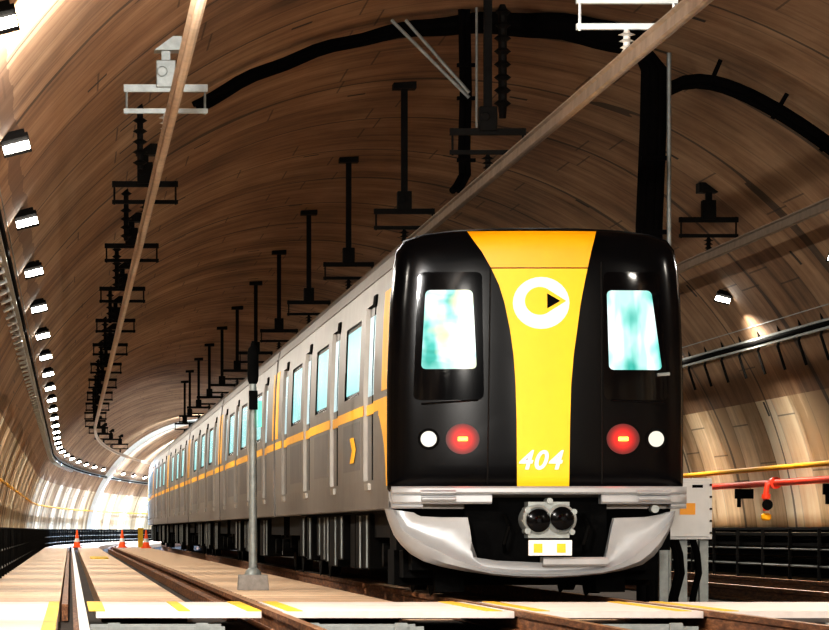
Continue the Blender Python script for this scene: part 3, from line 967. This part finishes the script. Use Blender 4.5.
# lower skirt: boat shaped fairing with an opening
outer = [(386.5,508.6),(389.5,520),(395,535),(402,545),(411,554),(424,561.5),(440,566.5),(465,571.5),(493,575.5),(517,577.5),(545,578),(575,576.5),(600,574),(622,570),(641,564.5),(653,556),(661,546),(668,533),(673,522),(675.6,511)]
inner = [(413,512.5),(416,514.5),(420,516.3),(440,517.3),(455,517.3),(466,517.5),(468.5,530),(470,542),(471.5,557),(495,560.5),(540,562.5),(575,561.5),(603,558.5),(606,545),(609,530),(612,518),(630,517.5),(645,517),(657,515),(668,512)]
def skbase(x): return .15*(abs(x)/1.45)**2 + .30*(1-math.sqrt(max(0, 1-min(1, abs(x)/1.52)**10)))
b = MB(); rows = []
for fr_, oy in ((0,.10),(.0,-.03),(.10,-.09),(.26,-.10),(.36,-.055),(.5,-.03),(.75,-.03),(1.0,-.05),(1.0,.10)):
    row = []
    for o_, i_ in zip(outer, inner):
        px, py = o_[0]+(i_[0]-o_[0])*fr_, o_[1]+(i_[1]-o_[1])*fr_
        S = 3900/(TD+.15); x = (px-70)/S-TX; z = .7+(530-py)/S
        row.append((x, skbase(x)+oy, z))
    rows.append(row)
b.grid(rows)
for k in (0, -1): b.add([r[k] for r in rows], [tuple(range(len(rows)))])
b.build('front_skirt', M['silver'], train, smooth=True)
# buffer beam behind the opening, with black boxes added to fill under-train dark
b = MB(); b.box((-1.36,.42,.50),(1.36,1.2,1.08)); b.box((-.70,.22,.34),(.70,1.0,1.02)); b.box((-1.2,.5,.30),(1.2,2.0,.9))
b.box((-1.25,.9,.22),(-.55,1.6,.5)); b.box((.15,.9,.2),(1.3,1.6,.5)); b.box((-1.3,1.4,.14),(1.3,2.2,.5)); b.box((-.95,.7,.08),(-.66,.95,.5)); b.box((.66,.7,.08),(.95,.95,.5))
b.build('buffer_frame_dark_fill', M['black'], train)
# foot step bar on skirt bottom (lighter)
b = MB()
for (a, c, y0, y1) in ((540, 604, 557, 566),):
    front_box(a, y0, c, y1, .12, b, 6)
b.build('skirt_step', M['grey_paint'], train)
# coupler
cp = (fx(545, 520)[0], -.02, fx(545, 520)[1])
b = MB()
for px, r in ((534, .148), (558, .150)):
    x, z = fx(px, 519.5)
    b.lathe([(r*.8,.5),(r,.40),(r,-.06),(r*.97,-.10),(r*.80,-.12),(r*.76,-.08)], (x,-.05,z), 'y', 28)
xa, za = fx(525, 502); xb, zb = fx(566, 538)
b.box((xa,-.12,zb),(xb,.3,za))
for px, py in ((524,510),(570,512),(524,531),(568,532),(546,501)):
    x, z = fx(px, py); b.lathe([(.03,.1),(.03,-.17)], (x,0,z), 'y', 10)
b.build('coupler', M['galv'], train, smooth=True)
for px, py in ((534.5,520.5), (558,518.5)):
    x, z = fx(px, py)
    c = MB().lathe([(.11,.0),(.115,-.02),(.10,-.03)], (x,-.16,z), 'y', 24)
    c.lathe([(.03,0),(.045,-.02),(.02,-.05)], (x,-.185,z), 'y', 14)
    c.build('coupler_face', M['black_gloss'], train, smooth=True)
x0, z1 = fx(524.5, 540); x1, z0 = fx(567.5, 555.5)
pl = MB().box((x0,-.20,z0),(x1,-.15,z1)).build('coupler_plate', M['white_paint'], train, bevel=.006)
for a in (529.5, 552.5):
    xa, za = fx(a, 543.5); xb, zb = fx(a+8.5, 552.5)
    MB().box((xa,-.206,zb),(xb,-.20,za)).build('yellow_mark', M['yellow'], pl)
for k, px in enumerate((505, 584)):
    b = MB(); x, z = fx(px, 515); b.tube([(x,.2,z),(x+.02,.0,z-.12),(x-.03,-.02,z-.28),(x,.18,z-.36)], .02, 8)
    b.build('air_hose', M['under'], train, smooth=True)
x, z = fx(653, 509)
b = MB().lathe([(.04,.1),(.04,-.1)], (x,.18,z), 'y', 12); b.build('lifting_eye', M['galv'], train)

# carriages
CAR = 21.95; BODY = 21.45
DOORS = [2.1, 7.5, 12.9, 18.3]; DW = 1.40
WINS = [4.15, 9.5, 14.95]; WW = 2.25
def body_breaks(lead):
    ys = {lead, BODY}
    for d in DOORS: ys |= {d, d+DW}
    for w in WINS: ys |= {w, w+WW}
    return sorted(ys)
DZ0, DZ1, WZ0, WZ1 = 1.22, 3.07, 2.17, 2.98
def car_shell(lead):
    b = MB(); ys = body_breaks(lead)
    def opening(y0, z0, z1):
        for d in DOORS:
            if abs(d-y0) < .01 and z0 >= DZ0-.01 and z1 <= DZ1+.01: return 'd'
        for w in WINS:
            if abs(w-y0) < .01 and z0 >= WZ0-.01 and z1 <= WZ1+.01: return 'w'
        return None
    for sg in (-1, 1):
        for j in range(len(PROF)-1):
            (x0,z0),(x1,z1) = PROF[j], PROF[j+1]
            for y0, y1 in zip(ys, ys[1:]):
                if opening(y0, z0, z1): continue
                b.add([(sg*x0,y0,z0),(sg*x0,y1,z0),(sg*x1,y1,z1),(sg*x1,y0,z1)], [(0,1,2,3)])
        # jambs
        for d in DOORS:
            for yy in (d, d+DW):
                zs = [DZ0,1.6,2.17,2.6,2.98,DZ1]
                for za, zb in zip(zs, zs[1:]):
                    b.add([(sg*half(za),yy,za),(sg*(half(za)-.05),yy,za),(sg*(half(zb)-.05),yy,zb),(sg*half(zb),yy,zb)], [(0,1,2,3)], 1)
            for zz in (DZ0, DZ1):
                b.add([(sg*half(zz),d,zz),(sg*(half(zz)-.05),d,zz),(sg*(half(zz)-.05),d+DW,zz),(sg*half(zz),d+DW,zz)], [(0,1,2,3)], 1 if zz == DZ0 else 2)
    # ends and floor
    for yy in (lead, BODY):
        pts = [(x, yy, z) for x, z in PROF] + [(-x, yy, z) for x, z in reversed(PROF[:-1])]
        b.add(pts, [tuple(range(len(pts)))])
    b.add([(-1.44,lead,.91),(1.44,lead,.91),(1.44,BODY,.91),(-1.44,BODY,.91)], [(0,1,2,3)])
    return b
def side_panel(b, sg, y0, y1, z0, z1, inset, mi=0, n=3, thick=.01):
    for k in range(n):
        za, zb = z0+(z1-z0)*k/n, z0+(z1-z0)*(k+1)/n
        xa, xb = half(za)-inset, half(zb)-inset
        b.add([(sg*xa,y0,za),(sg*xa,y1,za),(sg*xb,y1,zb),(sg*xb,y0,zb),
               (sg*(xa-thick),y0,za),(sg*(xa-thick),y1,za),(sg*(xb-thick),y1,zb),(sg*(xb-thick),y0,zb)],
              [(0,1,2,3),(7,6,5,4),(0,3,7,4),(1,5,6,2),(0,4,5,1),(3,2,6,7)], mi)
def make_car(lead, front):
    y_off = 0
    shell = car_shell(lead).build('carriage_body', [M['steel'], M['jamb'], M['black']], train)
    for sg in (-1, 1):
        for d in DOORS:
            b = MB(); side_panel(b, sg, d, d+DW, DZ0, DZ1, .045, 0, 5)
            for q in (d+.13, d+.77):
                side_panel(b, sg, q, q+.50, 2.12, 2.96, .038, 1, 3, .012)
            side_panel(b, sg, d+.685, d+.715, DZ0, DZ1, .036, 2, 5, .02)
            side_panel(b, sg, d, d+DW, 1.92, 2.03, .034, 3, 1)
            b.build('side_door', [M['steel_door'], M['side_glass2'], M['black'], M['yellow_side']], shell)
            b = MB(); side_panel(b, sg, d+.45, d+.95, DZ0-.10, DZ0-.03, -.03, 0, 1, .05); b.build('door_guide', M['jamb'], shell)
            b = MB(); side_panel(b, sg, d-.05, d+.30, 3.02, 3.14, -.02, 0, 1, .05); b.build('door_indicator', M['black'], shell)
        for w in WINS:
            b = MB(); side_panel(b, sg, w, w+WW, WZ0, WZ1, .022, 0, 3)
            side_panel(b, sg, w+.06, w+WW-.06, WZ0+.05, WZ1-.05, .016, 1, 3, .012)
            b.build('side_window', [M['black_gloss'], M['side_glass']], shell)
        b = MB(); ys = [lead]+[v for d in DOORS for v in (d, d+DW)]+[BODY]
        for k in range(0, len(ys), 2): side_panel(b, sg, ys[k], ys[k+1], 1.92, 2.03, -.004, 0, 1)
        # lower dark panels between doors
        b.build('yellow_waist_band', M['yellow_side'], shell)
        for w in WINS:
            b = MB(); side_panel(b, sg, w-.15, w+WW+.15, 1.35, 1.88, -.003, 0, 2, .006)
            b.build('lower_panel', M['steel_door'], shell)
        b = MB(); side_panel(b, sg, BODY-.75, BODY-.02, 2.08, 3.10, -.006, 0, 4)
        b.build('end_stripe', M['yellow_side'], shell); b = MB()
        if not front: side_panel(b, sg, lead+.05, lead+.42, 2.08, 3.10, -.006, 0, 4)
        else:
            side_panel(b, sg, lead+.06, lead+.74, 2.10, 3.10, -.006, 0, 4)
        b.build('end_stripe', M['yellow_side'], shell)
        if front:
            b = MB()
            side_panel(b, sg, lead+.02, lead+1.1, 1.86, 2.02, -.008, 0, 1)
            for k in range(30):
                z0, z1 = 1.86-.024*(k+1), 1.86-.024*k
                w_ = .16+.85*(1-(k+.5)/30)**2.4
                side_panel(b, sg, lead+.02, lead+.02+w_, z0, z1, -.008, 0, 1)
            b.build('corner_flare', M['yellow_side'], shell)
            # chevron
            b = MB(); y0, zc = 4.45, 1.58
            for s2 in (-1, 1):
                x = sg*(half(zc)+.012)
                b.add([(x,y0+.35,zc+s2*.14),(x,y0+.95,zc+s2*.14),(x,y0+.6,zc),(x,y0,zc)], [(0,1,2,3)])
            b.build('chevron_mark', M['yellow_side'], shell)
        # rain gutter
        b = MB(); side_panel(b, sg, lead, BODY, 3.30, 3.325, -.012, 0, 1, .02)
        side_panel(b, sg, lead, BODY, .92, .98, -.006, 0, 1, .02); b.build('body_rail', M['steel'], shell)
    b = MB(); b.box((-1.25,lead+.8,.62),(1.25,BODY-.3,.93)); b.box((-.9,3.5,.30),(.9,BODY-3.5,.62))
    b.build('underframe', M['under'], shell)
    rng = random.Random(7)
    for sg in (-1, 1):
        y = 4.6
        while y < 16.2:
            w = rng.uniform(.7, 1.5); zb = rng.uniform(.24,.40); ou = rng.uniform(1.22,1.36)
            b = MB(); x0, x1 = sorted((sg*.7, sg*ou)); b.box((x0,y,zb),(x1,y+w,.88))
            b.build('equipment_box', M['under'], shell, bevel=.015)
            if rng.random() < .75:
                xx = sg*(ou+.015); b = MB(); x0, x1 = sorted((xx, xx-.05*sg)); b.box((x0,y+w*.2,zb+.02),(x1,y+w*.2+.05,.86)); b.build('box_strap', M['galv'], shell)
            y += w+rng.uniform(.1,.5)
    for yc in (2.9, 18.4):
        b = MB()
        for sg in (-1, 1):
            x0, x1 = sorted((sg*.95, sg*1.1)); b.box((x0,yc-1.5,.42),(x1,yc+1.5,.62))
            for dy in (-1.05, 1.05):
                b.lathe([(.13,-.09),(.13,.09)], (sg*1.12, yc+dy, .43), 'x', 14)
                b.lathe([(.11,0),(.11,.26)], (sg*1.03, yc+dy*.55, .58), 'z', 12)
        b.box((-1.0,yc-.25,.35),(1.0,yc+.25,.65))
        for dy in (-1.05, 1.05): b.tube([(-.8,yc+dy,.43),(.8,yc+dy,.43)], .07, 10)
        for sg in (-1, 1):
            for dy in (-1.05, 1.05):
                b.lathe([(.44,-.09),(.41,-.06),(.41,.05),(.30,.06),(.12,.08)], (sg*.80, yc+dy, .46), 'x', 28)
        b.build('bogie', M['under'], shell, smooth=True)
        for sg in (-1, 1):
            MB().box((min(sg*1.1,sg*1.16),yc-.5,.30),(max(sg*1.1,sg*1.16),yc+.1,.36)).build('step_bar', M['galv'], shell)
    if not front:
        b = MB()
        b.box((-.75,-.55,1.0),(.75,.05,3.1)); b.box((-1.28,-.46,1.0),(1.28,-.02,3.35)); b.build('gangway_bellows', M['black'], shell)
    return shell
car1 = make_car(.29, True)
car2 = make_car(.0, False)
car2.location = (0, CAR, 0)
for k in range(2, 6):
    c = car2.copy(); COL.objects.link(c); c.parent = train; c.location = (0, CAR*k, 0)
    for g in list(car2.children):
        d = g.copy(); COL.objects.link(d); d.parent = c
    if k == 5:
        c.rotation_euler = (0,0,-.011)
# roof gear
b = MB()
for k in range(4):
    b.box((-.5, 4+CAR*k, 3.64), (.5, 7+CAR*k, 3.74))
b.build('roof_unit', M['grey_paint'], train)

# low equipment below the train front (ballast bits visible)
# ------------------------------------------------------------------ fill lights added near the camera, without fixtures, for train front and ceiling
for s, lat, z, pw in ((2, 1.5, 4.6, 1000), (2, 8.5, 4.6, 800), (14, 4.6, 3.6, 0)):
    if pw: area((lat, s, z), (4.6, 38, 1.6), pw, .6, (1,.95,.88), 120)
area((.3, 27, 4.0), (.2, 36, 5.6), 900, .4, (1,.97,.93), 140)  # added upward wash that whitens the ceiling, no lamp stands here

w = bpy.data.worlds.new('world'); SC.world = w; w.use_nodes = True
bg = w.node_tree.nodes['Background']; bg.inputs[0].default_value = (.9,.8,.7,1); bg.inputs[1].default_value = .02

# ------------------------------------------------------------------ camera
cam = bpy.data.cameras.new('camera'); co = bpy.data.objects.new('camera', cam); COL.objects.link(co)
co.location = (0, 0, .7); co.rotation_euler = (PI/2, 0, 0)
cam.sensor_width = 36; cam.lens = 3900/829*36
cam.shift_x = (414.5-70)/829; cam.shift_y = (530-315)/829
cam.clip_start = .5; cam.clip_end = 800
SC.camera = co
SC.view_settings.view_transform = 'Standard'
SC.view_settings.look = 'Medium High Contrast'
SC.view_settings.exposure = 0
SC.cycles.use_denoising = True
